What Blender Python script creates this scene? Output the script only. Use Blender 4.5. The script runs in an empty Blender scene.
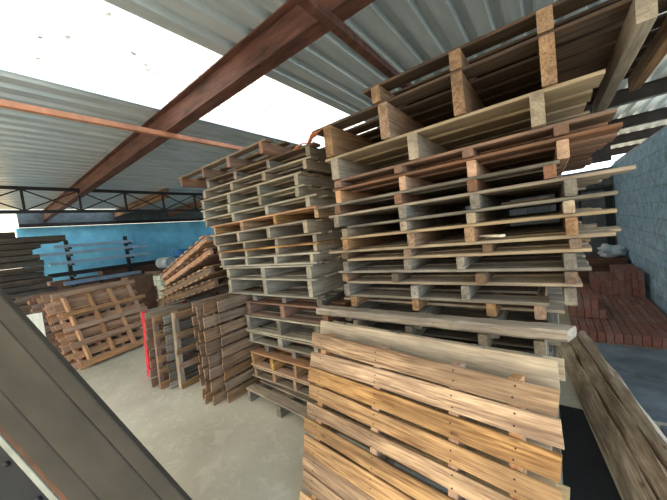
import bpy, bmesh, math, random
from mathutils import Matrix, Vector
R = math.radians
scene = bpy.context.scene
COL = scene.collection
rnd = random.Random(7)

# ------------------------------------------------------------------ materials
def new_mat(name):
    m = bpy.data.materials.new(name); m.use_nodes = True
    nt = m.node_tree; b = nt.nodes['Principled BSDF']
    return m, nt, b

def lin(c):
    return tuple(((v/255)/12.92 if v/255 <= .04045 else (((v/255)+.055)/1.055)**2.4) for v in c) + (1,)

def wood(name, c_lo, c_hi, weather=(120,114,104), wamt=.35, rough=.85, vary=.35, knots=True, warp=1.):
    """sawn wood: grain along the board's own X axis, every board its own shade"""
    m, nt, b = new_mat(name); N = nt.nodes; L = nt.links
    tc = N.new('ShaderNodeTexCoord'); oi = N.new('ShaderNodeObjectInfo')
    mul = N.new('ShaderNodeMath'); mul.operation = 'MULTIPLY'; mul.inputs[1].default_value = 57.
    L.new(oi.outputs['Random'], mul.inputs[0])
    add = N.new('ShaderNodeVectorMath'); add.operation = 'ADD'
    L.new(tc.outputs['Object'], add.inputs[0]); L.new(mul.outputs[0], add.inputs[1])
    mp = N.new('ShaderNodeMapping'); mp.inputs['Scale'].default_value = (1.6, 26, 26)
    L.new(add.outputs[0], mp.inputs[0])
    n1 = N.new('ShaderNodeTexNoise'); n1.inputs['Scale'].default_value = 1.; n1.inputs['Detail'].default_value = 6; n1.inputs['Roughness'].default_value = .65
    n1.inputs['Distortion'].default_value = .6*warp
    L.new(mp.outputs[0], n1.inputs['Vector'])
    mp2 = N.new('ShaderNodeMapping'); mp2.inputs['Scale'].default_value = (2.2, 5, 5); L.new(add.outputs[0], mp2.inputs[0])
    n2 = N.new('ShaderNodeTexNoise'); n2.inputs['Scale'].default_value = 1.3; n2.inputs['Detail'].default_value = 4
    L.new(mp2.outputs[0], n2.inputs['Vector'])
    r1 = N.new('ShaderNodeValToRGB'); r1.color_ramp.elements[0].position = .42; r1.color_ramp.elements[1].position = .63
    r1.color_ramp.elements[0].color = lin(c_lo); r1.color_ramp.elements[1].color = lin(c_hi)
    mpf = N.new('ShaderNodeMapping'); mpf.inputs['Scale'].default_value = (7, 110, 110); L.new(add.outputs[0], mpf.inputs[0])
    nf = N.new('ShaderNodeTexNoise'); nf.inputs['Scale'].default_value = 1.; nf.inputs['Detail'].default_value = 3; L.new(mpf.outputs[0], nf.inputs['Vector'])
    av = N.new('ShaderNodeMath'); av.operation = 'MULTIPLY_ADD'; av.inputs[1].default_value = .45; L.new(nf.outputs['Fac'], av.inputs[0])
    a2 = N.new('ShaderNodeMath'); a2.operation = 'MULTIPLY'; a2.inputs[1].default_value = .6; L.new(n1.outputs['Fac'], a2.inputs[0]); L.new(a2.outputs[0], av.inputs[2])
    L.new(av.outputs[0], r1.inputs[0])
    # weathering patches
    r2 = N.new('ShaderNodeMapRange'); r2.inputs[1].default_value = .40; r2.inputs[2].default_value = .62; r2.inputs[3].default_value = 0; r2.inputs[4].default_value = wamt
    L.new(n2.outputs['Fac'], r2.inputs[0])
    mx = N.new('ShaderNodeMix'); mx.data_type = 'RGBA'
    L.new(r2.outputs[0], mx.inputs['Factor']); L.new(r1.outputs[0], mx.inputs['A']); mx.inputs['B'].default_value = lin(weather)
    out = mx.outputs['Result']
    if knots:
        mp3 = N.new('ShaderNodeMapping'); mp3.inputs['Scale'].default_value = (2.6, 7, 7); L.new(add.outputs[0], mp3.inputs[0])
        vo = N.new('ShaderNodeTexVoronoi'); vo.inputs['Scale'].default_value = 1.2; L.new(mp3.outputs[0], vo.inputs['Vector'])
        kr = N.new('ShaderNodeMapRange'); kr.inputs[1].default_value = .03; kr.inputs[2].default_value = .085; kr.inputs[3].default_value = .7; kr.inputs[4].default_value = 0
        L.new(vo.outputs['Distance'], kr.inputs[0])
        mk = N.new('ShaderNodeMix'); mk.data_type = 'RGBA'; L.new(kr.outputs[0], mk.inputs['Factor']); L.new(out, mk.inputs['A'])
        mk.inputs['B'].default_value = lin(tuple(v*.45 for v in c_lo)); out = mk.outputs['Result']
    # each board its own tone
    vr = N.new('ShaderNodeMapRange'); vr.inputs[3].default_value = 1-vary; vr.inputs[4].default_value = 1+vary*.7
    L.new(oi.outputs['Random'], vr.inputs[0])
    hs = N.new('ShaderNodeHueSaturation'); L.new(vr.outputs[0], hs.inputs['Value']); L.new(out, hs.inputs['Color'])
    fr = N.new('ShaderNodeMath'); fr.operation = 'FRACT'; m7 = N.new('ShaderNodeMath'); m7.operation = 'MULTIPLY'; m7.inputs[1].default_value = 13.7
    L.new(oi.outputs['Random'], m7.inputs[0]); L.new(m7.outputs[0], fr.inputs[0])
    sr = N.new('ShaderNodeMapRange'); sr.inputs[3].default_value = .72; sr.inputs[4].default_value = 1.02; L.new(fr.outputs[0], sr.inputs[0]); L.new(sr.outputs[0], hs.inputs['Saturation'])
    L.new(hs.outputs[0], b.inputs['Base Color'])
    b.inputs['Roughness'].default_value = rough; b.inputs['Specular IOR Level'].default_value = .25
    bp = N.new('ShaderNodeBump'); bp.inputs['Strength'].default_value = .5; bp.inputs['Distance'].default_value = .006
    L.new(n1.outputs['Fac'], bp.inputs['Height']); L.new(bp.outputs[0], b.inputs['Normal'])
    return m

def plain(name, c, rough=.7, metal=0., var=.15, scale=6., spec=.4, bump=.0, stretch=(1,1,1), c2=None):
    m, nt, b = new_mat(name); N = nt.nodes; L = nt.links
    tc = N.new('ShaderNodeTexCoord'); mp = N.new('ShaderNodeMapping'); mp.inputs['Scale'].default_value = stretch
    L.new(tc.outputs['Object'], mp.inputs[0])
    n = N.new('ShaderNodeTexNoise'); n.inputs['Scale'].default_value = scale; n.inputs['Detail'].default_value = 6; n.inputs['Roughness'].default_value = .6
    L.new(mp.outputs[0], n.inputs['Vector'])
    r = N.new('ShaderNodeValToRGB'); r.color_ramp.elements[0].position = .32; r.color_ramp.elements[1].position = .7
    r.color_ramp.elements[0].color = lin(tuple(v*(1-var) for v in c)); r.color_ramp.elements[1].color = lin(tuple(min(255,v*(1+var)) for v in (c2 or c)))
    L.new(n.outputs['Fac'], r.inputs[0]); L.new(r.outputs[0], b.inputs['Base Color'])
    b.inputs['Roughness'].default_value = rough; b.inputs['Metallic'].default_value = metal; b.inputs['Specular IOR Level'].default_value = spec
    if bump:
        bp = N.new('ShaderNodeBump'); bp.inputs['Strength'].default_value = bump; bp.inputs['Distance'].default_value = .01
        L.new(n.outputs['Fac'], bp.inputs['Height']); L.new(bp.outputs[0], b.inputs['Normal'])
    return m

W = {
 'tan':    wood('wood_tan', (124,84,46), (208,162,104), (116,88,60), .55, vary=.2),
 'greytan':wood('wood_grey_tan', (140,120,96), (178,160,132), (112,102,90), .6, vary=.15),
 'orange': wood('wood_orange', (162,112,74), (200,152,106), (128,104,84), .4, vary=.18),
 'rust':   wood('wood_rust', (112,76,56), (152,110,82), (92,80,70), .5, vary=.2),
 'grey':   wood('wood_grey', (102,94,82), (152,142,126), (84,78,70), .55, vary=.22),
 'white':  wood('wood_pale', (136,127,108), (184,174,152), (110,102,88), .55, vary=.15, knots=False),
 'brown':  wood('wood_brown', (96,72,52), (142,112,84), (80,72,62), .5, vary=.25),
 'mid':    wood('wood_mid_brown', (116,84,56), (172,132,92), (96,80,64), .4, vary=.2),
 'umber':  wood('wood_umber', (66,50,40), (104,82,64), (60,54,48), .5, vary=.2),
 'oldtan': wood('wood_old_tan', (150,126,94), (190,166,128), (120,106,86), .5, vary=.12),
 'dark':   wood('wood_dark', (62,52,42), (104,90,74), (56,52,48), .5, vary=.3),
 'timber': wood('wood_rough_timber', (168,142,114), (232,212,184), (136,114,94), .6, vary=.08, warp=3.),
 'cream':  wood('wood_cream', (206,196,164), (230,222,196), (200,190,165), .3, vary=.08, knots=False),
 'red':    plain('red_paint', (196,36,52), .6, var=.2, scale=12),
}

# ------------------------------------------------------------------ helpers
def tag(o, label=None, cat=None, group=None, kind=None):
    if label: o['label'] = label
    if cat: o['category'] = cat
    if group: o['group'] = group
    if kind: o['kind'] = kind
    return o

def empty(name, label, cat, group=None, mat=None):
    o = bpy.data.objects.new(name, None); COL.objects.link(o); o.empty_display_size = .05
    if mat is not None: o.matrix_world = mat
    return tag(o, label, cat, group)

def link_mesh(name, verts, faces, mat, parent=None, smooth=False):
    me = bpy.data.meshes.new(name); me.from_pydata(verts, [], faces); me.update()
    if mat: me.materials.append(mat)
    if smooth:
        for p in me.polygons: p.use_smooth = True
    o = bpy.data.objects.new(name, me); COL.objects.link(o)
    if parent is not None: o.parent = parent
    return o

def axes(origin, x, y, z):
    x, y, z = (Vector(v).normalized() for v in (x, y, z))
    m = Matrix((x, y, z)).transposed().to_4x4(); m.translation = Vector(origin); return m

def loft(rings, closed=True):
    """rings of equal length -> verts, faces with end caps"""
    n = len(rings[0]); V = [p for r in rings for p in r]; F = []
    for i in range(len(rings)-1):
        for k in range(n):
            F.append((i*n+k, i*n+(k+1) % n, (i+1)*n+(k+1) % n, (i+1)*n+k))
    F.append(tuple(range(n-1, -1, -1))); F.append(tuple(range((len(rings)-1)*n, len(rings)*n)))
    return V, F

def board_mesh(L, Wd, T, r=rnd, jit=.003, seg=.22, c=.0035, bow=.004, taper=0., ends=.01):
    c = min(c, T*.3, Wd*.3); n = max(2, int(L/seg)); rings = []
    b1 = r.uniform(-bow, bow); b2 = r.uniform(-bow, bow)
    e0 = r.uniform(-ends, ends); e1 = r.uniform(-ends, ends)
    for i in range(n+1):
        t = i/n; x = -L/2+L*t; s = math.sin(math.pi*t)
        w = Wd/2*(1-taper*t); h = T/2
        ya = -w+r.uniform(-jit, jit); yb = w+r.uniform(-jit, jit); yo = b1*s; zo = b2*s*.12
        prof = [(ya+c, -h), (yb-c, -h), (yb, -h+c), (yb, h-c), (yb-c, h), (ya+c, h), (ya, h-c), (ya, -h+c)]
        rr = []
        for (y, z) in prof:
            dx = 0
            if i == 0: dx = e0*y/max(w,.01)*.5
            if i == n: dx = e1*y/max(w,.01)*.5
            rr.append((x+dx, y+yo, z+zo))
        rings.append(rr)
    return loft(rings)

def board(name, L, Wd, T, mat, parent, loc, rot=(0,0,0), **k):
    v, f = board_mesh(L, Wd, T, **k)
    f = [tuple(reversed(q)) for q in f]
    o = link_mesh(name, v, f, mat, parent); o.location = loc; o.rotation_euler = rot
    return o

def fix_normals(o):
    bm = bmesh.new(); bm.from_mesh(o.data); bmesh.ops.recalc_face_normals(bm, faces=bm.faces); bm.to_mesh(o.data); bm.free(); return o

def box_verts(x0, x1, y0, y1, z0, z1):
    V = [(x0,y0,z0),(x1,y0,z0),(x1,y1,z0),(x0,y1,z0),(x0,y0,z1),(x1,y0,z1),(x1,y1,z1),(x0,y1,z1)]
    F = [(3,2,1,0),(4,5,6,7),(0,1,5,4),(1,2,6,5),(2,3,7,6),(3,0,4,7)]
    return V, F

def multi(name, parts, mat, parent=None, bevel=0.):
    V, F = [], []
    for v, f in parts:
        o = len(V); V += v; F += [tuple(i+o for i in q) for q in f]
    ob = link_mesh(name, V, F, mat, parent); fix_normals(ob)
    if bevel:
        md = ob.modifiers.new('bevel', 'BEVEL'); md.width = bevel; md.segments = 2; md.limit_method = 'ANGLE'
    return ob

def box(name, x0, x1, y0, y1, z0, z1, mat, parent=None, bevel=0.):
    return multi(name, [box_verts(x0,x1,y0,y1,z0,z1)], mat, parent, bevel)

def lathe(name, prof, mat, parent=None, n=24, smooth=True):
    V, F = [], []
    for (r_, z) in prof:
        for k in range(n):
            a = 2*math.pi*k/n; V.append((r_*math.cos(a), r_*math.sin(a), z))
    for i in range(len(prof)-1):
        for k in range(n):
            F.append((i*n+k, i*n+(k+1) % n, (i+1)*n+(k+1) % n, (i+1)*n+k))
    F.append(tuple(range(n-1,-1,-1))); F.append(tuple(range((len(prof)-1)*n, len(prof)*n)))
    o = link_mesh(name, V, F, mat, parent); fix_normals(o)
    if smooth:
        for p in o.data.polygons: p.use_smooth = len(p.vertices) == 4
    return o

TB = .016       # deck board thickness
def pallet(label, mat4, w, d, h, ns=3, nb=7, bottom=False, dm='grey', sm=None, group=None,
           sw=.04, swide=.0, over=.03, out=.0, gap=.25, spos=None, jit=.012, seed=0, bm=None, bw=None, name='pallet', board_L=None, skew=.012, nbot=4):
    """origin = front left bottom corner; local X along the deck boards, Y along the stringers, Z up.
    deck on top of ns stringers, optionally a lower deck."""
    r = random.Random(seed*131+17)
    t = empty(name, label, 'pallet', group, mat4)
    sm = sm or dm; D, S = W[dm], W[sm]
    z0 = TB if bottom else 0.
    h = h-.0015; sh = h-TB-z0
    spos = spos or [over+sw/2+(w-2*over-sw)*i/(ns-1) for i in range(ns)]
    for i, x in enumerate(spos):
        o = r.uniform(.3,1.)*out
        board('stringer', d+o, sw*r.uniform(.92,1.1), sh, S, t, (x+r.uniform(-.3,.3)*jit, d/2-o/2, z0+sh/2), (0,0,R(90)), r=r, jit=.0015, bow=.003, ends=.004)
    pitch = d/nb
    for i in range(nb):
        ww = pitch*(1-gap)*r.uniform(.86,1.1)
        dx = r.uniform(-jit, jit)*1.6; L = w+r.uniform(-jit, jit)*2
        y = pitch*(.5+i)
        if i == 0: y = ww/2+.002
        if i == nb-1: y = d-ww/2
        board('deck_board', L, ww, TB, D, t, (w/2+dx, y, h-TB/2), (0,0,r.uniform(-skew,skew)*.6), r=r, jit=.002, bow=.004)
    if bottom:
        for i in range(nbot):
            ww = .085*r.uniform(.9,1.15); y = ww/2+(d-ww)*i/(nbot-1)
            board('bottom_board', w+r.uniform(-jit,jit), ww, TB, W[bm] if bm else D, t, (w/2+r.uniform(-jit,jit), y, TB/2), (0,0,r.uniform(-skew,skew)*.5), r=r, jit=.002, bow=.003)
    return t

def level(xl, y, z, yaw=0., roll=0.):
    return Matrix.Translation((xl, y, z)) @ Matrix.Rotation(R(yaw), 4, 'Z') @ Matrix.Rotation(R(roll), 4, 'Y')

ORD = ['top','second','third','fourth','fifth','sixth','seventh','eighth','ninth','tenth','eleventh','twelfth','thirteenth','fourteenth','fifteenth','sixteenth','seventeenth','eighteenth','nineteenth','twentieth','twenty-first','twenty-second','twenty-third']
def nth(i): return 'topmost' if i == 0 else ORD[i]+' from the top'

# ------------------------------------------------------------------ setting
def concrete_floor():
    m, nt, b = new_mat('floor_concrete'); N = nt.nodes; L = nt.links
    tc = N.new('ShaderNodeTexCoord')
    n1 = N.new('ShaderNodeTexNoise'); n1.inputs['Scale'].default_value = 1.1; n1.inputs['Detail'].default_value = 8; n1.inputs['Roughness'].default_value = .6; L.new(tc.outputs['Object'], n1.inputs['Vector'])
    n2 = N.new('ShaderNodeTexNoise'); n2.inputs['Scale'].default_value = 9; n2.inputs['Detail'].default_value = 5; n2.inputs['Distortion'].default_value = 1.5; L.new(tc.outputs['Object'], n2.inputs['Vector'])
    r1 = N.new('ShaderNodeValToRGB'); e = r1.color_ramp.elements; e[0].position = .3; e[0].color = lin((164,158,142)); e[1].position = .72; e[1].color = lin((204,198,180)); L.new(n1.outputs['Fac'], r1.inputs[0])
    r2 = N.new('ShaderNodeMapRange'); r2.inputs[1].default_value = .55; r2.inputs[2].default_value = .62; r2.inputs[4].default_value = .2; L.new(n2.outputs['Fac'], r2.inputs[0])
    mx = N.new('ShaderNodeMix'); mx.data_type = 'RGBA'; L.new(r2.outputs[0], mx.inputs['Factor']); L.new(r1.outputs[0], mx.inputs['A']); mx.inputs['B'].default_value = lin((228,222,202))
    L.new(mx.outputs['Result'], b.inputs['Base Color']); b.inputs['Roughness'].default_value = .75; b.inputs['Specular IOR Level'].default_value = .3
    bp = N.new('ShaderNodeBump'); bp.inputs['Strength'].default_value = .25; bp.inputs['Distance'].default_value = .01; L.new(n2.outputs['Fac'], bp.inputs['Height']); L.new(bp.outputs[0], b.inputs['Normal'])
    return m

def block_wall(name, c1, c2, mortar, bw=.4, bh=.2, axis='Y'):
    m, nt, b = new_mat(name); N = nt.nodes; L = nt.links
    tc = N.new('ShaderNodeTexCoord'); sp = N.new('ShaderNodeSeparateXYZ'); cb = N.new('ShaderNodeCombineXYZ')
    L.new(tc.outputs['Object'], sp.inputs[0]); L.new(sp.outputs[axis], cb.inputs['X']); L.new(sp.outputs['Z'], cb.inputs['Y'])
    br = N.new('ShaderNodeTexBrick'); br.inputs['Scale'].default_value = 1.; br.inputs['Brick Width'].default_value = bw; br.inputs['Row Height'].default_value = bh
    br.inputs['Mortar Size'].default_value = .012; br.inputs['Mortar Smooth'].default_value = .4
    br.inputs['Color1'].default_value = lin(c1); br.inputs['Color2'].default_value = lin(c2); br.inputs['Mortar'].default_value = lin(mortar); L.new(cb.outputs[0], br.inputs['Vector'])
    n = N.new('ShaderNodeTexNoise'); n.inputs['Scale'].default_value = 11; n.inputs['Detail'].default_value = 10; n.inputs['Roughness'].default_value = .75; L.new(tc.outputs['Object'], n.inputs['Vector'])
    mr = N.new('ShaderNodeMapRange'); mr.inputs[1].default_value = .3; mr.inputs[2].default_value = .75; mr.inputs[3].default_value = .45; mr.inputs[4].default_value = 1.35; L.new(n.outputs['Fac'], mr.inputs[0])
    hs = N.new('ShaderNodeHueSaturation'); L.new(br.outputs['Color'], hs.inputs['Color']); L.new(mr.outputs[0], hs.inputs['Value']); L.new(hs.outputs[0], b.inputs['Base Color'])
    ad = N.new('ShaderNodeMath'); ad.operation = 'SUBTRACT'; L.new(n.outputs['Fac'], ad.inputs[0]); L.new(br.outputs['Fac'], ad.inputs[1])
    bp = N.new('ShaderNodeBump'); bp.inputs['Strength'].default_value = .7; bp.inputs['Distance'].default_value = .02; L.new(ad.outputs[0], bp.inputs['Height']); L.new(bp.outputs[0], b.inputs['Normal'])
    b.inputs['Roughness'].default_value = .95; b.inputs['Specular IOR Level'].default_value = .15
    return m

XL, XR, YB = -11., 1.05, 8.0
ZR = 3.0
M_floor = concrete_floor()
f = box('floor', XL-.3, XR+.3, -9., YB+.3, -.12, 0., M_floor); tag(f, 'pale worn concrete floor with flaking patches', 'floor', kind='structure')
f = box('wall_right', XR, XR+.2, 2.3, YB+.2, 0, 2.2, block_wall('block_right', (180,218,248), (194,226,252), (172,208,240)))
tag(f, 'grey rough concrete block wall on the right', 'wall', kind='structure')
f = box('wall_left', XL-.2, XL, .95, YB+.2, 0, 2.6, plain('blue_wall_paint', (128,206,246), .8, var=.1, scale=2.5)); tag(f, 'bright blue painted wall at the far left', 'wall', kind='structure')
f = box('wall_back', XL, XR, YB, YB+.2, 0, 2.16, block_wall('block_back', (98,106,114), (116,122,128), (84,90,96), axis='X')); tag(f, 'grey block wall at the far end behind the stacks', 'wall', kind='structure')

M_galv, nt, b = new_mat('galvanised_sheet')
def galv():
    N = nt.nodes; L = nt.links
    tc = N.new('ShaderNodeTexCoord'); mp = N.new('ShaderNodeMapping'); mp.inputs['Scale'].default_value = (5,.7,5); L.new(tc.outputs['Object'], mp.inputs[0])
    n = N.new('ShaderNodeTexNoise'); n.inputs['Scale'].default_value = 2; n.inputs['Detail'].default_value = 7; L.new(mp.outputs[0], n.inputs['Vector'])
    r = N.new('ShaderNodeValToRGB'); e = r.color_ramp.elements; e[0].position = .3; e[0].color = lin((190,202,210)); e[1].position = .75; e[1].color = lin((226,236,242)); L.new(n.outputs['Fac'], r.inputs[0])
    L.new(r.outputs[0], b.inputs['Base Color']); b.inputs['Metallic'].default_value = .35; b.inputs['Roughness'].default_value = .32
galv()
def corrugated(name, x0, x1, y0, y1, mat, pitch=.2, hgt=.046, parent=None, ny=2):
    prof = []; x = x0; up = False
    n = round((x1-x0)/pitch)
    p = (x1-x0)/n
    for i in range(n):
        a = x0+i*p
        prof += [(a, 0), (a+p*.52, 0), (a+p*.62, hgt), (a+p*.9, hgt)]
    prof.append((x1, 0))
    V = []; F = []
    ys = [y0+(y1-y0)*j/ny for j in range(ny+1)]
    for y in ys:
        for (px, pz) in prof: V.append((px, y, ZR+pz))
    m = len(prof)
    for j in range(ny):
        for i in range(m-1): F.append((j*m+i, j*m+i+1, (j+1)*m+i+1, (j+1)*m+i))
    o = link_mesh(name, V, F, mat, parent)
    md = o.modifiers.new('sheet', 'SOLIDIFY'); md.thickness = .002
    return o
SK = [(-3.17, -1.98), (-11.5, -10.3)]
Y0R, Y1R = -2.6, 12.5
sheets = [(-10.3, -3.17), (-1.98, 2.6)]
for i, (a, c) in enumerate(sheets):
    o = corrugated('ceiling', a, c, Y0R, Y1R, M_galv); tag(o, ['corrugated metal roof sheets over the left of the shed', 'corrugated metal roof sheets above the right-hand pallets'][i], 'ceiling', kind='structure')
# translucent roof sheets
M_sky, nt2, b2 = new_mat('translucent_sheet')
N = nt2.nodes; tr = N.new('ShaderNodeBsdfTransparent'); tl = N.new('ShaderNodeBsdfTranslucent'); ms = N.new('ShaderNodeMixShader')
tl.inputs['Color'].default_value = (.55,.56,.55,1); tr.inputs['Color'].default_value = (.55,.56,.55,1); ms.inputs[0].default_value = .45
nt2.links.new(tr.outputs[0], ms.inputs[1]); nt2.links.new(tl.outputs[0], ms.inputs[2]); nt2.links.new(ms.outputs[0], N['Material Output'].inputs['Surface'])
for i, (a, c) in enumerate(SK):
    y1 = Y1R if i == 0 else 3.0
    o = corrugated('window_%d' % (i+1), a, c, Y0R, y1, M_sky); o.modifiers.clear()
    tag(o, ['translucent white roof sheet above the shed, brightly lit', 'narrow far translucent roof sheet beyond the truss'][i], 'skylight', kind='structure')
o = corrugated('ceiling', -11.5, -10.3, 3.0, Y1R, M_galv); tag(o, 'corrugated roof sheets at the eave over the blue wall', 'ceiling', kind='structure')

# dry leaves lying on the skylight
M_leaf = plain('dry_leaf', (84,78,60), .9)
leaf_xy = [(-2.9,.12),(-2.75,.2),(-2.15,.75),(-2.65,.5),(-2.55,.62),(-2.95,.52),(-2.45,.98),(-2.55,1.1),(-2.6,1.14),(-2.2,1.9),(-2.35,2.3),(-2.45,2.35),(-2.62,1.2)]
for (x, y) in leaf_xy:
    n = 7; a0 = rnd.uniform(0,6.28); s = rnd.uniform(.02,.034)
    ring = [(s*(1+.35*math.sin(3*k))*math.cos(2*math.pi*k/n), .6*s*math.sin(2*math.pi*k/n), .004*math.sin(2*k)) for k in range(n)]
    ring2 = [(p[0]*.9, p[1]*.9, p[2]+.004) for p in ring]
    v, ff = loft([ring, ring2]); o = link_mesh('dry_leaf', v, ff, M_leaf); fix_normals(o); o.location = (x, y, ZR+.049); o.rotation_euler = (0,0,a0)
    tag(o, 'small dry leaf lying on the big white roof sheet', 'leaf', 'dry leaves on the skylight')

# ------------------------------------------------------------------ steel
M_rust = plain('red_oxide_steel', (80,52,46), .65, .05, .25, 5, stretch=(.6,3,3), c2=(96,64,55))
M_dkst = plain('dark_steel', (44,42,44), .6, .3, .25, 5)
M_copper = plain('orange_primer', (190,128,96), .6, 0, .15, 5)
M_tansteel = plain('tan_primer_steel', (134,104,84), .65, 0, .2, 4)
def ibeam(name, x0, x1, y, z0, z1, mat, fl=.12, t=.012):
    return multi(name, [box_verts(x0,x1,y-fl/2,y+fl/2,z0,z0+t), box_verts(x0,x1,y-fl/2,y+fl/2,z1-t,z1), box_verts(x0,x1,y-t/2,y+t/2,z0+t,z1-t)], mat)
o = ibeam('roof_beam', -10.95, 1.9, 1.5, 2.76, 2.998, M_rust); tag(o, 'big rust red steel roof beam crossing above the pallets', 'beam')
for y, lb in ((3.1,'tan painted rafter beyond the truss, nearer the left'), (4.7,'tan painted rafter beyond the truss, nearer the middle stack')):
    o = ibeam('rafter', -10.95, -7.05, y, 2.8, 2.998, M_tansteel, .1); tag(o, lb, 'beam')
for y, lb in ((5.8,'nearest dark purlin over the right block wall'), (7.75,'second dark purlin over the right block wall'), (9.7, 'third dark purlin over the right block wall'), (12.0, 'farthest dark purlin at the end of the roof')):
    o = ibeam('purlin', -6.5, 2.5, y, 2.8, 2.994, M_dkst, .1); tag(o, lb, 'beam')
def angle(name, x, y0, y1, z, s, t, mat):
    return multi(name, [box_verts(x-s/2,x+s/2,y0,y1,z,z+t), box_verts(x+s/2-t,x+s/2,y0,y1,z+t,z+s)], mat)
o = angle('tie_strip', -3.15, -2.4, 2.4, 2.7148, .045, .006, M_copper); tag(o, 'thin orange primed steel strip running below the roof beam', 'strip')
o = angle('angle_iron', -.95, .5, 4.2, 2.7048, .055, .007, M_rust); tag(o, 'dark red angle iron meeting the top of the tall stack', 'beam')
o = box('eave_beam', -10.98, -10.86, 1.0, 7.9, 2.602, 2.69, M_dkst); tag(o, 'dark eave beam along the top of the blue wall', 'beam')
o = box('eave_panel', -10.98, -10.955, 1.0, 7.9, 2.692, 2.985, M_galv); o.data.materials[0] = plain('grey_panel', (92,100,106), .6); tag(o, 'grey metal closing panel between eave beam and roof sheets', 'panel')
o = box('end_beam', -.4, 1.04, 8.02, 8.12, 2.29, 2.97, M_dkst); tag(o, 'dark beam above the bright gap at the far end wall', 'beam')  # cut short: unseen gap beyond it added to let light onto the right wall

o = box('wall_plate', XR+.01, XR+.09, 2.4, 7.95, 2.201, 2.235, plain('pale_plate', (168,186,200), .6), None, .003); tag(o, 'pale plate along the top of the right block wall', 'beam')
t = empty('roof_truss', 'black steel lattice truss crossing the left side below the roof', 'truss', None, Matrix.Translation((-7.0,0,0)))
YT0, YT1, zt, zb = -2.4, 7.9, 2.87, 2.47
def bar(name, p, q, s, mat, parent):
    p, q = Vector(p), Vector(q); d = q-p; L_ = d.length
    o = box(name, -L_/2, L_/2, -s/2, s/2, -s/2, s/2, mat, parent)
    o.matrix_local = Matrix.Translation((p+q)/2) @ d.to_track_quat('X','Z').to_matrix().to_4x4(); return o
bar('top_chord', (0,YT0,zt), (0,YT1,zt), .055, M_dkst, t); bar('bottom_chord', (0,YT0,zb), (0,YT1,zb), .05, M_dkst, t)
yy = -2.2
while yy < YT1:
    bar('post', (0,yy,zb+.02), (0,yy,zt-.02), .035, M_dkst, t)
    if yy+.735 < YT1:
        bar('brace', (.012,yy,zb+.02), (.012,yy+.735,zt-.02), .02, M_dkst, t); bar('brace', (-.012,yy,zt-.02), (-.012,yy+.735,zb+.02), .02, M_dkst, t)
    yy += .735
bar('hanger', (0,1.5,zt+.02), (0,1.5,2.765), .02, M_dkst, t) if False else None

# ------------------------------------------------------------------ tall right-hand stack
GR = 'pallets in the tall right-hand stack'
YS = 1.55
RT = [ # z deck top, xl, xr, deck wood, stringer wood, bottom deck?, protrude
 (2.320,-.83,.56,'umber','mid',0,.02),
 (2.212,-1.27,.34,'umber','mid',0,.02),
 (1.998,-1.20,.19,'oldtan','greytan',0,.02),
 (1.846,-1.10,.24,'rust','rust',0,.02),
 (1.790,-1.17,.24,'rust','orange',0,.0),
 (1.695,-1.27,.06,'grey','rust',0,.01),
 (1.622,-1.20,.22,'greytan','grey',0,.02),
 (1.536,-1.09,.16,'grey','greytan',0,.02),
 (1.466,-1.12,.19,'oldtan','mid',0,.03),
 (1.376,-1.20,.19,'greytan','brown',0,.02),
 (1.318,-1.12,.13,'oldtan','grey',0,.03),
 (1.238,-1.17,.12,'grey','brown',0,.03),
 (1.168,-1.17,.09,'greytan','grey',0,.03),
 (1.078,-1.11,-.02,'grey','mid',0,.0),
 (.998,-1.30,.03,'greytan','grey',0,.0),
 (.900,-1.18,-.05,'grey','greytan',0,.01),
 (.78,-1.18,-.04,'grey','grey',1,.01),
 (.63,-1.16,-.05,'brown','grey',1,.01),
 (.48,-1.18,-.03,'grey','brown',1,.01),
 (.32,-1.16,-.05,'brown','grey',1,.01),
 (.16,-1.18,-.08,'grey','grey',1,.01),
]
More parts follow.
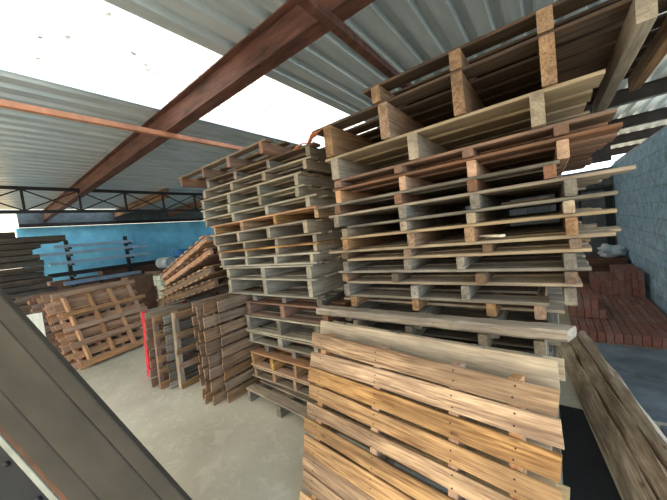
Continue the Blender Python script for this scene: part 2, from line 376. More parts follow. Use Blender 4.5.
for i, (z, xl, xr, dm, sm, bt, pr) in enumerate(RT):
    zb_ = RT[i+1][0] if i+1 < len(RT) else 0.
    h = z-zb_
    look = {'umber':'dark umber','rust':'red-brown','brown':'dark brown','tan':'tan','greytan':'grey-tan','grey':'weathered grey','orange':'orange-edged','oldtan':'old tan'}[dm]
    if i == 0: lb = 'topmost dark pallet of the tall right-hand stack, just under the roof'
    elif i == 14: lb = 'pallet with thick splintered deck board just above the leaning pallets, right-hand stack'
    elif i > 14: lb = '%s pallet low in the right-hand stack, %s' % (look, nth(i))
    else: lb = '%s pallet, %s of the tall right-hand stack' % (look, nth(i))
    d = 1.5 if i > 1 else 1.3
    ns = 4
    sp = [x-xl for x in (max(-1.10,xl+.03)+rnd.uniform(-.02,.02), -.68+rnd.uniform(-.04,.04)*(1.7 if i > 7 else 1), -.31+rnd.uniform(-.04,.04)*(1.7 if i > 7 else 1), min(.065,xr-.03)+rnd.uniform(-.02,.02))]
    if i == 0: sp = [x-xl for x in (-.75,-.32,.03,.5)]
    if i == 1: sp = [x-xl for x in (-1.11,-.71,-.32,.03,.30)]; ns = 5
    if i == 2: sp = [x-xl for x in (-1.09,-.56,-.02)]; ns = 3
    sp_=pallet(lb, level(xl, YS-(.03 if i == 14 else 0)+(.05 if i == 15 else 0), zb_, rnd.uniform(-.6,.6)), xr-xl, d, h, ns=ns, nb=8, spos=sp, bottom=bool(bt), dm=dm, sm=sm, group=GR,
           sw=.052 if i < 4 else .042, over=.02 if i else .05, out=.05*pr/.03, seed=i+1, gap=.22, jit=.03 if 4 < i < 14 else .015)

    if i == 1:
        st_ = [c for c in sp_.children if c.name.startswith('stringer')][-1]; st_.data.materials[0] = W['greytan']; st_.scale.z = .5; st_.location.z += .049; st_['label'] = 'pale weathered end stringer'
    if i == 14:
        b0 = [c for c in sp_.children if c.name.startswith('deck_board')][0]
        v, ff = board_mesh(1.36, .10, .046, r=random.Random(9), jit=.007, seg=.05, c=.012, bow=.012, ends=.05)
        me = bpy.data.meshes.new('deck_board'); me.from_pydata(v, [], [tuple(reversed(q)) for q in ff]); me.materials.append(W['greytan']); b0.data = me
        b0.location = (.665, -.056, (z-zb_)-.018); b0.rotation_euler = (0,0,0); b0['label'] = 'thick splintered front board'
# ------------------------------------------------------------------ middle stack
GM = 'pallets in the middle stack'
YM = 1.62
LT = [ # ztop, zbot, xl, xr, ns, deck, stringer, bottom, yfront, yaw, depth
 (2.285,2.18,-3.12,-1.70,4,'brown','rust',0,1.50,0,1.0),
 (2.175,2.09,-2.72,-1.33,4,'brown','grey',0,1.56,3,1.0),
 (2.088,2.005,-2.82,-1.38,4,'greytan','greytan',0,1.56,3,1.0),
 (2.003,1.905,-2.9,-1.5,4,'greytan','white',0,1.58,2.5,1.0),
 (1.903,1.815,-2.93,-1.5,4,'white','white',0,1.59,2,1.0),
 (1.813,1.725,-2.93,-1.41,4,'white','white',0,1.6,2,1.05),
 (1.723,1.63,-2.82,-1.34,4,'orange','tan',0,1.62,1,1.05),
 (1.628,1.525,-2.86,-1.46,4,'greytan','greytan',0,1.62,.5,1.05),
 (1.523,1.45,-2.80,-1.38,4,'greytan','greytan',0,1.62,1,1.05),
 (1.448,1.376,-2.78,-1.39,4,'tan','greytan',0,1.62,1,1.05),
 (1.374,1.282,-2.76,-1.42,4,'white','white',1,1.62,0,1.1),
 (1.280,1.172,-2.68,-1.45,3,'white','white',0,1.62,-.5,1.1),
 (1.170,1.008,-2.68,-1.45,3,'white','white',1,1.62,-.8,1.1),
 (1.006,.942,-2.36,-1.42,3,'grey','grey',0,1.66,0,1.0),
 (.940,.805,-2.43,-1.36,3,'rust','rust',1,1.63,0,1.0),
 (.803,.642,-2.45,-1.45,3,'white','grey',1,1.62,-.5,1.0),
 (.640,.532,-2.44,-1.47,3,'white','white',1,1.62,-1,1.0),
 (.530,.434,-2.3,-1.45,3,'grey','grey',0,1.68,0,.95),
 (.432,.285,-2.46,-1.45,4,'orange','tan',1,1.62,-1.5,1.0),
 (.283,.172,-2.44,-1.5,4,'greytan','tan',1,1.62,-1.5,1.0),
 (.170,.122,-2.3,-1.5,3,'brown','brown',0,1.7,0,.9),
 (.120,0.,-2.42,-1.4,3,'greytan','grey',0,1.5,-4,1.0),
]
lookM = {'brown':'dark brown','greytan':'grey-tan','white':'pale grey','orange':'orange','tan':'tan','grey':'grey','rust':'rust-stained'}
for i, (zt_, zb_, xl, xr, ns, dm, sm, bt, yf, yaw, d) in enumerate(LT):
    lb = '%s pallet, %s of the middle stack' % (lookM[dm], nth(i))
    if i == 0: lb = 'dark brown pallet overhanging the top of the middle stack'
    if i == 18: lb = 'bright orange pallet near the bottom of the middle stack'
    if i == 21: lb = 'grey-tan pallet lying on the floor under the middle stack'
    pallet(lb, level(xl, yf, zb_, yaw), xr-xl, d, zt_-zb_, ns=ns, nb=7, bottom=bool(bt), dm=dm, sm=sm, group=GM,
           sw=.038 if ns == 4 else .05, over=.03, out=.0, seed=100+i, gap=.3 if i else .45, jit=.02)

# ------------------------------------------------------------------ leaning pallets in front of the tall stack
def leaning(label, pl, yaw, lean, w, hgt, th, nb, dm, sm, seed, gap, spos, **k):
    u = Vector((math.cos(R(yaw)), math.sin(R(yaw)), 0)); hb = Vector((-u.y, u.x, 0))   # away from camera
    up = hb*math.sin(R(lean))+Vector((0,0,1))*math.cos(R(lean)); nrm = u.cross(up)
    o = Vector(pl)-up*hgt-nrm*th     # pl = front top left corner of the deck
    return pallet(label, axes(o, u, up, nrm), w, hgt, th, nb=nb, dm=dm, sm=sm, seed=seed, gap=gap, spos=spos, group=None, **k)
M_nail = plain('dark_nail', (48,38,32), .6, .5)
front = leaning('big tan pallet leaning at the front with its deck facing the camera', (-1.178,1.215,.9225), -6.2, 15, 1.175, .947, .1, 10, 'tan', 'orange', 301, .13, [.09,.47,.84,1.05], skew=.03, jit=.008)
for bd in [c for c in front.children if c.name.startswith('deck_board')]:
    for sx in (.09,.47,.84,1.05):
        for sy in (-.018,.018):
            x = sx-bd.location.x
            nl = lathe('nail', [(0,0),(.0035,0),(.0032,.0012),(0,.0014)], M_nail, bd, 8); nl.location = (x+rnd.uniform(-.006,.006), sy+rnd.uniform(-.006,.006), TB/2-.0004)
leaning('grey-tan pallet leaning just behind the big tan front pallet', (-1.2,1.36,.945), -5, 17, 1.19, .976, .1, 8, 'oldtan', 'greytan', 302, .12, [.1,.5,.9,1.12], bottom=True, nbot=5, jit=.015)

# ------------------------------------------------------------------ pallets standing on edge
def standing(label, x, y, w, hgt, th, nb, dm, sm, seed, gap=.2, face=1, lean=0., yaw=0., bottom=True, ns=3, **k):
    """deck facing +X; boards run away from the camera, stacked upwards"""
    a = R(yaw); u = Vector((math.sin(a), math.cos(a), 0)); n0 = Vector((math.cos(a), -math.sin(a), 0))
    up = Vector((0,0,1))*math.cos(R(lean))-n0*math.sin(R(lean)); nrm = u.cross(up)
    lift = max(0., th*math.sin(R(-lean))) if lean < 0 else 0.
    return pallet(label, axes(Vector((x,y,0))-nrm*th + Vector((0,0, th*nrm.z if nrm.z > 0 else 0)), u, up, nrm), w, hgt, th, nb=nb, dm=dm, sm=sm, seed=seed, gap=gap, bottom=bottom, ns=ns, **k)
ST = dict(jit=.006, over=.12, bottom=False)
standing('brown pallet on edge, rightmost of the standing row, against the middle stack', -2.535, 1.375, 1.0, 1.0, .06, 9, 'mid', 'umber', 401, .14, lean=-3.2, **ST)
standing('brown pallet on edge, second from the right of the standing row', -2.63, 1.275, 1.05, 1.0, .06, 8, 'mid', 'umber', 402, .14, lean=-3.6, **ST)
standing('brown pallet on edge, third from the right of the standing row', -2.725, 1.265, 1.05, .97, .06, 8, 'mid', 'umber', 403, .16, lean=-4, **ST)
standing('brown pallet on edge, fourth from the right of the standing row', -2.85, 1.28, 1.05, 1.0, .06, 8, 'mid', 'umber', 404, .16, lean=-5, **ST)
standing('wide gapped brown pallet on edge, before the gap in the standing row', -3.28, 1.28, 1.1, .86, .085, 5, 'mid', 'greytan', 405, .6, lean=-6, jit=.006, over=.0, bottom=False, sw=.05)
standing('grey-brown pallet on edge, third from the red painted pallet', -3.39, 1.21, 1.0, .84, .06, 8, 'grey', 'umber', 406, .18, lean=-6.5, **ST)
standing('brown framed pallet on edge, second from the red painted pallet', -3.52, 1.16, 1.0, .84, .06, 6, 'mid', 'rust', 407, .45, lean=-7, jit=.006, over=.0, bottom=False, sw=.05)
standing('tan brown pallet on edge, next to the red painted pallet', -3.67, 1.13, 1.0, .80, .06, 7, 'rust', 'umber', 408, .1, lean=-7.5, **ST)
standing('pallet on edge with a red painted front, leftmost of the standing row', -3.98, 1.22, 1.0, .83, .11, 7, 'greytan', 'red', 409, .2, lean=-9, jit=.006, over=.0, bottom=True, nbot=5)

# ------------------------------------------------------------------ pallets thrown at a slant on the standing row
def slanted(label, pL, pR, d, h, nb, dm, sm, seed, ns=3, bottom=True, gap=.4, yaw=0):
    """stringers run up the slope from pL to pR (front lower edge), boards run into depth"""
    pL, pR = Vector(pL), Vector(pR); s = (pR-pL); L_ = s.length; s.normalize()
    y = Vector((-.15,1,0)); y = (y-s*y.dot(s)).normalized()       # depth
    n = s.cross(y)
    # pallet local X (boards) = depth, local Y (stringers) = -slope  ->  X x Y = n
    return pallet(label, axes(pR, y, -s, n), d, L_, h, ns=ns, nb=nb, dm=dm, sm=sm, seed=seed, bottom=bottom, gap=gap, jit=.006, nbot=nb)
slanted('orange pallet, uppermost of the slanted pallets beside the middle stack', (-4.12,1.56,1.145), (-2.96,1.60,1.56), 1.0, .085, 10, 'orange', 'orange', 501, gap=.45)
slanted('orange pallet, second of the slanted pallets beside the middle stack', (-4.08,1.56,1.05), (-2.92,1.6,1.412), 1.0, .095, 9, 'rust', 'orange', 502, gap=.45)
slanted('yellowish pallet, third of the slanted pallets beside the middle stack', (-4.2,1.56,.905), (-2.96,1.6,1.212), 1.0, .1, 10, 'tan', 'brown', 503, gap=.5)
slanted('brown pallet, lowest of the slanted pallets on the standing row', (-4.25,1.52,.79), (-2.86,1.57,1.075), 1.0, .1, 11, 'brown', 'brown', 504, gap=.5)

# ------------------------------------------------------------------ leaned pile on the left
base = Vector((-5.25,.86,0)); uu = Vector((-.24,.97,0)).normalized()      # along the bottom edge
hb = Vector((-uu.y, uu.x, 0))                                            # away from camera (towards -X)
if hb.x > 0: hb = -hb
lean = 26
up = hb*math.sin(R(lean))+Vector((0,0,1))*math.cos(R(lean)); nrm = uu.cross(up)
names = ['brown open pallet at the front of the leaning pile on the left','second brown pallet in the leaning pile on the left','third brown pallet in the leaning pile on the left','hindmost brown pallet in the leaning pile on the left']
for k in range(4):
    th = .1
    o = base - nrm*(.105*(k+1)) - uu*(.075*k)
    # lower corner must stay on the floor
    o = o + up*(-(o.z)/up.z + .002)
    pallet(names[k], axes(o, uu, up, nrm), 1.16-.03*k, 1.17+.01*k, th, ns=4, nb=[5,10,10,10][k], dm=['orange','orange','rust','brown'][k], sm='orange', seed=601+k, gap=[.68,.36,.3,.3][k], bottom=True, nbot=8, group='leaning pile of pallets on the left', jit=.02, sw=.045, over=.1)

# dark stack behind it
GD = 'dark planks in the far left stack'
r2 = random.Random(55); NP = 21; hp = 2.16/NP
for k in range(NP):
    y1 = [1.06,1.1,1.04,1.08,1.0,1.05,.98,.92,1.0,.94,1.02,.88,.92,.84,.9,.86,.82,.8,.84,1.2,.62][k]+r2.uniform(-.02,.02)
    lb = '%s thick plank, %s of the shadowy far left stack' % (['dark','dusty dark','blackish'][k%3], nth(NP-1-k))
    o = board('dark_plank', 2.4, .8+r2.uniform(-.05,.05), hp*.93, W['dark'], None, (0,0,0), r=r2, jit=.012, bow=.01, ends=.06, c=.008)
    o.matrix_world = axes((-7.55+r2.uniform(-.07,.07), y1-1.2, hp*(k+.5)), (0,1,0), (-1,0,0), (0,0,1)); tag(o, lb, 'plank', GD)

# ------------------------------------------------------------------ cream board and dark objects near the left pile
o = board('cream_board', .95, .22, .02, W['cream'], None, (-4.72,.36,.47), (0,0,0)); o.matrix_world = axes((-4.72,.38,.515), (-.12,0,.99), (0.1,.995,0), (.99,-.1,.12)); tag(o, 'cream coloured board standing beside the leaning pile on the left', 'board')

# ------------------------------------------------------------------ near left: dark grooved panel
F = Vector((-.61,.79,-.06)).normalized()
uD = Vector((-.485,-.31,.81)).normalized(); uD = (uD-F*uD.dot(F)).normalized()
vD = uD.cross(-F)      # in the picture plane
if vD.z > 0: vD = -vD
nD = uD.cross(vD)
if nD.dot(F) > 0: nD = -nD; vD = -vD
if vD.z > 0: pass
P0 = Vector((-1.265,.425,.498))      # a point of the upper edge
M_pan = plain('dark_grey_paint', (64,58,49), .75, .0, .14, 2.2, spec=.2, stretch=(1,1.6,3), c2=(68,61,51))
M_panb = plain('brown_bare_edge', (84,56,38), .8, 0, .3, 5, stretch=(1,4,4))
M_pale = plain('pale_rail', (150,148,132), .6, .2, .15, 6)
M_blk = plain('black_rubber_and_shade', (22,22,24), .6, 0, .3, 6)
sgn = 1 if (P0+vD).z < P0.z else -1
vv = vD*sgn
# local axes: X along the panel (up-left), Y across (down-left), Z towards camera
zl = uD.cross(vv); flip = zl.dot(F) > 0
if flip: ux = -uD; zl = -zl
else: ux = uD
LEN = 2.35
# lowest point of the panel touches the floor
down = P0.z/ abs(uD.z)
start = P0 - uD*(down-.0)
org = start + uD*(LEN/2)
pm = axes(org, ux, vv, zl)
t = empty('grooved_panel', 'wide dark grey grooved panel leaning across the near left corner', 'panel', None, pm)
wv = .385
lo = 0
def slat(a, b_, nm, mat, th=.03, zz=0.):
    return board(nm, LEN, b_-a, th, mat, t, (0,(a+b_)/2,zz-.02), (0,0,0), jit=.0008, bow=.0, ends=.0, c=.004)
slat(.0,.072,'plank',M_pan); slat(.0745,.262,'plank',M_pan); slat(.2645,.36,'plank',M_pan)
o = slat(.362,.398,'edge_strip',M_panb,.03,-.012); o['label'] = 'brown bare wood edge'
# lift so that the lowest corner rests on the floor
lift = -min((pm @ Vector(c)).z for c in ((-LEN/2,0,-.035),(LEN/2,0,-.035),(-LEN/2,.4,-.035),(LEN/2,.4,-.035),(-LEN/2,.4,-.005),(LEN/2,.4,-.005)))
pm2 = axes(org+uD*(lift/uD.z), ux, vv, zl); t.matrix_world = pm2
def along(v0, v1, z0_, z1_, L0, mat, nm, lb, cat, bev=.004):
    """a bar parallel to the panel, its foot on the floor"""
    m = pm2 @ Matrix.Translation((0,0,0))
    o = box(nm, -L0/2, L0/2, v0, v1, z0_, z1_, mat, None, bev)
    zmin = min((pm2 @ Vector((s*L0/2, v, zz))).z for s in (-1,1) for v in (v0,v1) for zz in (z0_,z1_))
    mm = pm2.copy(); mm.translation = pm2.translation - uD*(zmin/uD.z); o.matrix_world = mm
    return tag(o, lb, cat)
along(.408,.436,-.05,-.02,1.9,M_pale,'pale_rail','slim pale rail along the lower edge of the dark panel','rail')
o = along(.44,.62,-.12,-.03,1.9,M_blk,'black_beam','black bolted beam in the bottom left corner','beam',.01)
for q in range(9):
    bl = lathe('bolt', [(.0,0),(.012,0),(.012,.010),(.008,.014),(0.0,.014)], M_dkst, o, 12); bl.location = (-.8+.2*q, .475, -.031)

# ------------------------------------------------------------------ right: rough timbers, dark sheets, bricks
M_tim = W['timber']
def timber(lbl, x0, y0, x1, y1, prof, seed):
    """rough sawn baulk; prof = cross-section (across, up), leaning with its neighbours"""
    r = random.Random(seed); L_ = math.hypot(x1-x0, y1-y0); n = 30; rings = []
    for i in range(n+1):
        tt = i/n; x = -L_/2+L_*tt
        rings.append([(x, y+(.007*math.sin((7+k)*tt*2+seed+k)+r.uniform(-.004,.004) if z > .004 else 0), max(0,z+(.006*math.sin((9+2*k)*tt*2+2*seed+k)+r.uniform(-.004,.004) if z > .004 else 0))) for k, (y, z) in enumerate(prof)])
    v, ff = loft(rings); o = link_mesh('timber', v, ff, M_tim, None); fix_normals(o)
    md = o.modifiers.new('sub','SUBSURF'); md.levels = 1; md.render_levels = 2; md.subdivision_type = 'SIMPLE'
    md = o.modifiers.new('bev','BEVEL'); md.width = .004; md.limit_method = 'ANGLE'
    o.location = ((x0+x1)/2,(y0+y1)/2,0); o.rotation_euler = (0,0,math.atan2(y1-y0,x1-x0))
    return tag(o, lbl, 'timber', 'rough timbers on the right')
# local +Y of a baulk points to world +X (they run towards the camera)
timber('wide rough timber with a smooth tan face nearest the leaning pallets', .07,3.62,.385,1.22, [(-.085,0),(-.08,.02),(-.045,.075),(-.008,.125),(.004,.118),(.004,.0)], 3)
timber('rough split timber in the middle of the three by the dark sheets', .07,3.62,.385,1.22, [(.012,0),(.012,.128),(.03,.158),(.062,.196),(.074,.186),(.074,0)], 5)
timber('rough timber with pale ridge, rightmost of the three by the dark sheets', .07,3.62,.385,1.22, [(.082,0),(.082,.196),(.10,.226),(.125,.246),(.142,.235),(.15,.12),(.15,0)], 8)
M_sheet = plain('dark_sheet', (112,126,142), .5, .1, .2, 3, spec=.4, c2=(122,136,152))
def sheet(lbl, pts, z0, z1):
    n = len(pts); rings = [[(x,y,z0) for x,y in pts],[(x,y,z1) for x,y in pts]]
    v, ff = loft(rings); o = link_mesh('floor_sheet', v, ff, M_sheet); fix_normals(o)
    md = o.modifiers.new('bevel','BEVEL'); md.width = .003
    return tag(o, lbl, 'sheet', 'dark sheets on the floor at right')
sheet('dark slate grey sheet on the floor in front of the red bricks', [(.22,3.35),(1.04,3.2),(1.04,3.96),(.2,3.96)], 0, .012)
sheet('dark slate grey sheet on the floor at the right edge beside the timbers', [(.5,1.2),(1.04,1.2),(1.04,2.72),(.49,2.6)], 0, .012)
sheet('dark slate grey sheet on the floor between two others by the timbers', [(.4,2.63),(1.04,2.75),(1.04,3.19),(.3,3.33)], 0, .008)

o = sheet('black layer standing in for floor shade between the leaning pallets and the timbers', [(-.3,.4),(.285,.4),(.285,1.2),(.11,2.6),(-.025,2.6),(-.025,1.5),(-.3,1.5)], 0, .006)  # flat black layer added to darken the shaded floor in this gap
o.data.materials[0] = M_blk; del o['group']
M_brick = wood('red_clay', (124,84,76), (154,108,98), (134,98,90), .3, vary=.1, knots=False)
brick_me = None
def brick_mesh():
    L_, w_, h_ = .235, .062, .112
    bm = bmesh.new()
    for k in (-1,0,1):      # three ribs with grooves between, on a common core
        c = bmesh.ops.create_cube(bm, size=1)['verts']
        bmesh.ops.scale(bm, vec=(L_/3-.008,w_,h_), verts=c); bmesh.ops.translate(bm, vec=(k*L_/3,0,0), verts=c)
    c = bmesh.ops.create_cube(bm, size=1)['verts']; bmesh.ops.scale(bm, vec=(L_-.02,w_-.012,h_-.012), verts=c)
    bmesh.ops.bevel(bm, geom=bm.edges[:], offset=.004, segments=1, affect='EDGES')
    me = bpy.data.meshes.new('brick'); bm.to_mesh(me); bm.free(); me.materials.append(M_brick); return me
brick_me = brick_mesh()
nbk = 0
def brick(x, y, z, rz, lbl, grp):
    o = bpy.data.objects.new('brick', brick_me); COL.objects.link(o); o.location = (x,y,z+.056); o.rotation_euler = (0,0,rz)
    return tag(o, lbl, 'brick', grp)
rb = random.Random(21)
FL = 'red clay brick on edge in the low flat brick layer by the wall'
nx, ny = 13, 10
for j in range(ny):
    for i in range(nx):
        x = .165+i*.0665; y = 4.12+j*.242
        brick(x+.0, y+rb.uniform(-.004,.004), 0, R(90)+rb.uniform(-.01,.01), FL, 'bricks in the low flat layer')
NB = 'red clay brick in the small raised pile beside the tall stack'
for k in range(2):
    for j in range(3 if k == 0 else 2):
        for i in range(5 if k == 0 else 4):
            brick(.165+i*.0665, 4.60+j*.242, .1135*(k+1), R(90)+rb.uniform(-.015,.015), NB, 'bricks in the small raised pile')
FB = 'red clay brick in the higher brick pile against the block wall'
for k in range(3):
    for j in range(3):
        for i in range(8 if k < 2 else 4):
            brick(.5+i*.0665+(.26 if k == 2 else 0), 5.78+j*.242, .1135*(k+1), R(90)+rb.uniform(-.015,.015), FB, 'bricks in the higher pile')
# brown stacked slabs, dark opening and plastic at the far right end
M_slab = plain('brown_tile_slab', (92,66,58), .85, 0, .2, 5, stretch=(1,6,6))
for k in range(4):
    o = box('clay_slab', .3, 1.0, 6.75, 7.35, .125*k+.0, .125*k+.118, M_slab, None, .008)
    tag(o, 'long brown clay slab behind the bricks, %s of its stack' % nth(3-k), 'slab', 'brown slabs behind the bricks')
d_ = empty('door_1', 'dark door opening in the far end wall', 'door'); d_['kind'] = 'structure'; d_.location = (.78,7.99,0)
box('door_frame', -.28,.24,-.03,0,0,1.78, plain('dark_door_frame',(40,42,46),.7), d_, .004); box('door_leaf', -.24,.12,-.045,-.028,.02,1.72, plain('grey_door',(92,98,104),.7), d_, .003)
def crumple(name, sx, sy, sz, mat, loc, seed, lbl, cat, n=14):
    r = random.Random(seed); bm = bmesh.new(); bmesh.ops.create_icosphere(bm, subdivisions=3, radius=1)
    for v in bm.verts:
        k = 1+.18*math.sin(5*v.co.x+seed)+.15*math.sin(7*v.co.y+2*seed)+.12*math.sin(9*v.co.z+v.co.x*4)+r.uniform(-.05,.05)
        v.co = Vector((v.co.x*sx*k, v.co.y*sy*k, max(v.co.z*sz*k, -sz*.55)))
    me = bpy.data.meshes.new(name); bm.to_mesh(me); bm.free(); me.materials.append(mat)
    o = bpy.data.objects.new(name, me); COL.objects.link(o); o.location = loc
    return tag(o, lbl, cat)
M_plas = plain('pale_plastic', (196,210,222), .35, 0, .1, 5)
crumple('plastic_sheet', .16,.2,.13, M_plas, (.82,7.05,.57), 4, 'crumpled pale plastic sheet on top of the brown slabs', 'plastic')

# ------------------------------------------------------------------ far left: rack with long profiles, drums, boxes
M_alu = plain('silver_profile', (150,170,184), .4, .5, .1, 5)
M_blue = plain('blue_profile', (60,140,220), .5, 0, .1, 5)
rk = empty('storage_rack', 'dark cantilever rack holding long silver profiles before the blue wall', 'rack', None, Matrix.Translation((-10.2,0,0)))
for y in (1.72, 3.05):
    up_ = box('upright', -.04,.04,y-.04,y+.04,0,2.15,M_dkst,rk)
    for z in (.98,1.22,1.52,1.76,1.94): box('arm', .04,.42,y-.025,y+.025,z-.05,z,M_dkst,up_)
    box('foot', -.04,.45,y-.04,y+.04,0,.06,M_dkst,up_)
bars = [(-9.95,1.45,3.15,1.94,.075,M_alu,'short silver profile on the uppermost rack arm'),(-9.9,1.15,3.5,1.76,.075,M_alu,'long silver profile on the second rack arm from the top'),(-9.9,1.3,3.55,1.52,.075,M_alu,'long silver profile on the middle rack arm'),
        (-9.9,1.25,3.95,1.22,.1,M_dkst,'long dark pipe on the rack below the silver profiles'),(-9.9,1.5,3.2,.98,.09,M_alu,'wide silver blue profile on the lowest rack arm')]
for (x,y0,y1,z,s,m,lb) in bars:
    o = multi('metal_profile', [box_verts(x-s,x+s,y0,y1,z,z+.03), box_verts(x-s,x-s+.01,y0,y1,z+.03,z+s), box_verts(x+s-.01,x+s,y0,y1,z+.03,z+s)], m); tag(o, lb, 'profile', 'long profiles on the rack')
o = multi('blue_panel', [box_verts(-9.3,-8.9,1.15,2.0,0,.90)], plain('blue_tarp',(52,132,222),.5), None, .02); tag(o, 'bright blue box below the rack near the dark stack', 'box')
M_card = plain('brown_cardboard', (112,84,68), .85, 0, .15, 4)
def carton(lb, x0,x1,y0,y1,z0,z1):
    t = empty('carton', lb, 'box', 'brown cartons by the blue wall', Matrix.Translation(((x0+x1)/2,(y0+y1)/2,z0))); a,b_,c_ = (x1-x0)/2,(y1-y0)/2,z1-z0
    box('body', -a,a,-b_,b_,0,c_-.01,M_card,t,.006); box('flap', -a,-.004,-b_,b_,c_-.01,c_,M_card,t); box('flap', .004,a,-b_,b_,c_-.01,c_,M_card,t)
carton('wide brown carton under the rack by the blue wall', -10.75,-10.32,1.3,2.3,0,1.1)
carton('long brown carton under the dark pipe by the blue wall', -10.75,-10.32,2.4,4.2,0,1.25)
carton('brown carton in front of the round drum', -8.6,-8.1,2.35,2.9,0,1.02)
def drum(lb, loc, mat, r_, L_, lying=None):
    t = empty('drum', lb, 'drum', None, Matrix.Translation(loc) @ (Matrix.Rotation(R(90),4,'Y') if lying else Matrix.Identity(4)))
    prof = [(0,0),(r_*.96,0),(r_,.02)]
    for k in (.33,.66): prof += [(r_,L_*k-.02),(r_*1.04,L_*k),(r_,L_*k+.02)]
    prof += [(r_,L_-.02),(r_*.96,L_),(r_*.9,L_-.012),(0,L_-.012)]
    lathe('body', prof, mat, t, 28)
    lathe('bung', [(0,0),(.03,0),(.03,.02),(0,.02)], mat, t, 10).location = (r_*.55,0,L_-.012)
M_bd = plain('blue_plastic', (40,120,190), .4, 0, .1, 4); M_wd = plain('white_plastic', (176,190,196), .5, 0, .1, 4)
# crates carrying the drums
def crate(lb, x0,x1,y0,y1,z0,z1,mat,grp=None):
    t = empty('crate', lb, 'crate', grp, Matrix.Translation(((x0+x1)/2,(y0+y1)/2,z0))); a,b_,c_ = (x1-x0)/2,(y1-y0)/2,z1-z0
    n = max(2,int(c_/.12)); g = c_/n
    for k in range(n): multi('slat_row', [box_verts(-a,a,-b_,-b_+.015,k*g+.008,(k+1)*g-.008), box_verts(-a,a,b_-.015,b_,k*g+.008,(k+1)*g-.008), box_verts(a-.015,a,-b_+.015,b_-.015,k*g+.008,(k+1)*g-.008), box_verts(-a,-a+.015,-b_+.015,b_-.015,k*g+.008,(k+1)*g-.008)], mat, t)
    for sx in (-1,1):
        for sy in (-1,1): box('corner_post', sx*(a-.03)-.015,sx*(a-.03)+.015,sy*(b_-.03)-.015,sy*(b_-.03)+.015,0,c_,mat,t)
    box('base', -a+.02,a-.02,-b_+.02,b_-.02,0,.012,mat,t)
M_gw = plain('greenish_white', (196,204,186), .7, 0, .1, 5)
crate('pale greenish crate behind the slanted pallets, lower of the two', -7.85,-7.45,2.85,3.3,0,.72,M_gw,'pale crates')
crate('pale greenish crate behind the slanted pallets, upper of the two', -7.87,-7.45,2.8,3.2,.722,.98,M_gw,'pale crates')
crate('brown slatted crate under the drums by the blue wall', -9.4,-8.3,3.15,5.2,0,1.05,W['brown'])
drum('white drum lying on its side with its round end showing', (-9.2,3.55,1.05+.17), M_wd, .16, .7, True)
drum('blue plastic drum standing left of the other blue drum', (-9.15,4.15,1.05), M_bd, .22, .5)
drum('blue plastic drum standing beside the middle stack in the distance', (-9.0,4.85,1.05), M_bd, .24, .6)
# loose tubes behind the standing row
for k in range(5):
    o = board('wood_batten', 2.0, .06, .04, W['grey'], None, (0,0,0), jit=.002)
    o.matrix_world = axes((-6.55-.0*k, 2.55+.11*k, .02+.0), (.94,.34,.0), (-.34,.94,0), (0,0,1)); o.location.z = .021+.0415*0
    tag(o, 'grey wooden batten lying on the floor behind the standing pallets, %s' % ['nearest','second','middle','fourth','farthest'][k], 'batten', 'battens behind the standing row')

# ------------------------------------------------------------------ loose bits in the tall stack
o = board('broken_slat', .15, .028, .012, W['cream'], None, (-.38,1.49,1.385), (0,0,R(-40)), jit=.002); o.location=(-.24,1.60,1.393); tag(o, 'short pale broken slat poking out of the tall right-hand stack', 'slat')
for k, (x, y) in enumerate(((-.11,1.95),(-.11,2.25))):
    o = board('loose_board', .22, .09, .014, W['greytan'], None, (x,y,1.537+.0145), (0,0,R(4-6*k)), jit=.002); tag(o, ['pale loose board lying inside the tall right-hand stack, nearer','loose board lying deeper inside the tall right-hand stack'][k], 'board')
M_or = plain('orange_plastic', (206,120,84), .5, 0, .2, 9)
def strapping():
    r = random.Random(3); V = []; F = []
    n = 14
    for i in range(n+1):
        tt = i/n; x = -.13+.26*tt; z = .012*math.sin(9*tt)+.01*r.random(); y = .03*math.sin(6*tt)
        V += [(x,y-.03+.01*r.random(),z),(x,y+.03+.01*r.random(),z+.012*math.sin(14*tt))]
    for i in range(n): F.append((2*i,2*i+1,2*i+3,2*i+2))
    o = link_mesh('plastic_strap', V, F, M_or); md = o.modifiers.new('s','SOLIDIFY'); md.thickness = .003
    o.location = (-1.26,1.50,2.13); o.rotation_euler = (R(20),R(-10),0)
    return tag(o, 'torn orange plastic strap between the middle and right-hand stacks', 'strap')
strapping()

# ------------------------------------------------------------------ light
w = bpy.data.worlds.new('World'); scene.world = w; w.use_nodes = True
nt = w.node_tree; N = nt.nodes; L = nt.links; bg = N['Background']
tc = N.new('ShaderNodeTexCoord'); sp = N.new('ShaderNodeSeparateXYZ'); L.new(tc.outputs['Generated'], sp.inputs[0])
rp = N.new('ShaderNodeValToRGB'); e = rp.color_ramp.elements
mr = N.new('ShaderNodeMapRange'); mr.inputs[1].default_value = -1; mr.inputs[2].default_value = 1; L.new(sp.outputs['Z'], mr.inputs[0]); L.new(mr.outputs[0], rp.inputs[0])
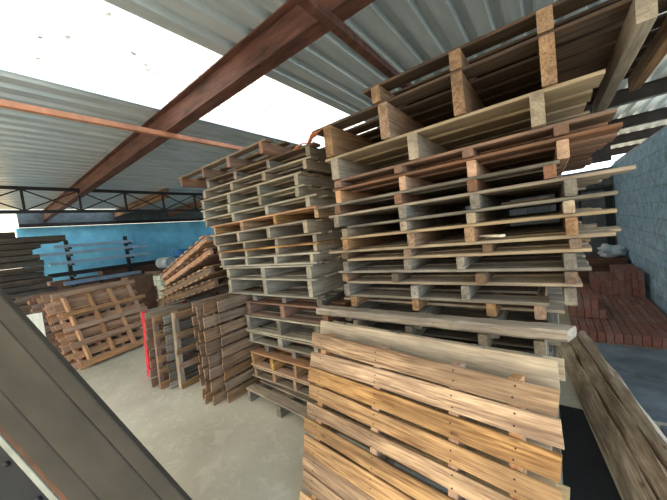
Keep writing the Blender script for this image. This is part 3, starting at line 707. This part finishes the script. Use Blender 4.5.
# warm daylight from the yard behind, blue sky light from the right and overhead
e[0].position = .0; e[0].color = (.40,.31,.20,1); e[1].position = 1.; e[1].color = (1,1,1,1)
q = e.new(.495); q.color = (.44,.36,.25,1); q = e.new(.51); q.color = (1,1,1,1)
dt = N.new('ShaderNodeVectorMath'); dt.operation = 'DOT_PRODUCT'; dt.inputs[1].default_value = (.93,.36,0); L.new(tc.outputs['Generated'], dt.inputs[0])
mw = N.new('ShaderNodeMapRange'); mw.inputs[1].default_value = -.3; mw.inputs[2].default_value = .75; L.new(dt.outputs['Value'], mw.inputs[0])
sk = N.new('ShaderNodeMix'); sk.data_type = 'RGBA'; L.new(mw.outputs[0], sk.inputs['Factor']); sk.inputs['A'].default_value = (1.9,1.72,1.40,1); sk.inputs['B'].default_value = (1.25,1.75,2.3,1)
mm_ = N.new('ShaderNodeMix'); mm_.data_type = 'RGBA'; mm_.blend_type = 'MULTIPLY'; mm_.inputs['Factor'].default_value = 1; L.new(rp.outputs[0], mm_.inputs['A']); L.new(sk.outputs['Result'], mm_.inputs['B'])
L.new(mm_.outputs['Result'], bg.inputs[0])

# ------------------------------------------------------------------ camera
cam = bpy.data.cameras.new('camera'); co = bpy.data.objects.new('camera', cam); COL.objects.link(co); scene.camera = co
cam.sensor_fit = 'HORIZONTAL'; cam.sensor_width = 36; cam.lens = 36*284/667; cam.clip_start = .02
yaw, pit, rol = R(37.6), R(-3.4), R(-6.8)
Fv = Vector((-math.sin(yaw)*math.cos(pit), math.cos(yaw)*math.cos(pit), math.sin(pit))); Rv = Vector((math.cos(yaw), math.sin(yaw), 0)); Uv = Rv.cross(Fv)
R2 = Rv*math.cos(rol)+Uv*math.sin(rol); U2 = -Rv*math.sin(rol)+Uv*math.cos(rol)
co.matrix_world = axes((0,0,1.5), R2, U2, -Fv)
scene.view_settings.view_transform = 'Standard'; scene.view_settings.look = 'None'; scene.view_settings.gamma = 1; scene.view_settings.use_curve_mapping = False
scene.view_settings.exposure = 1.3
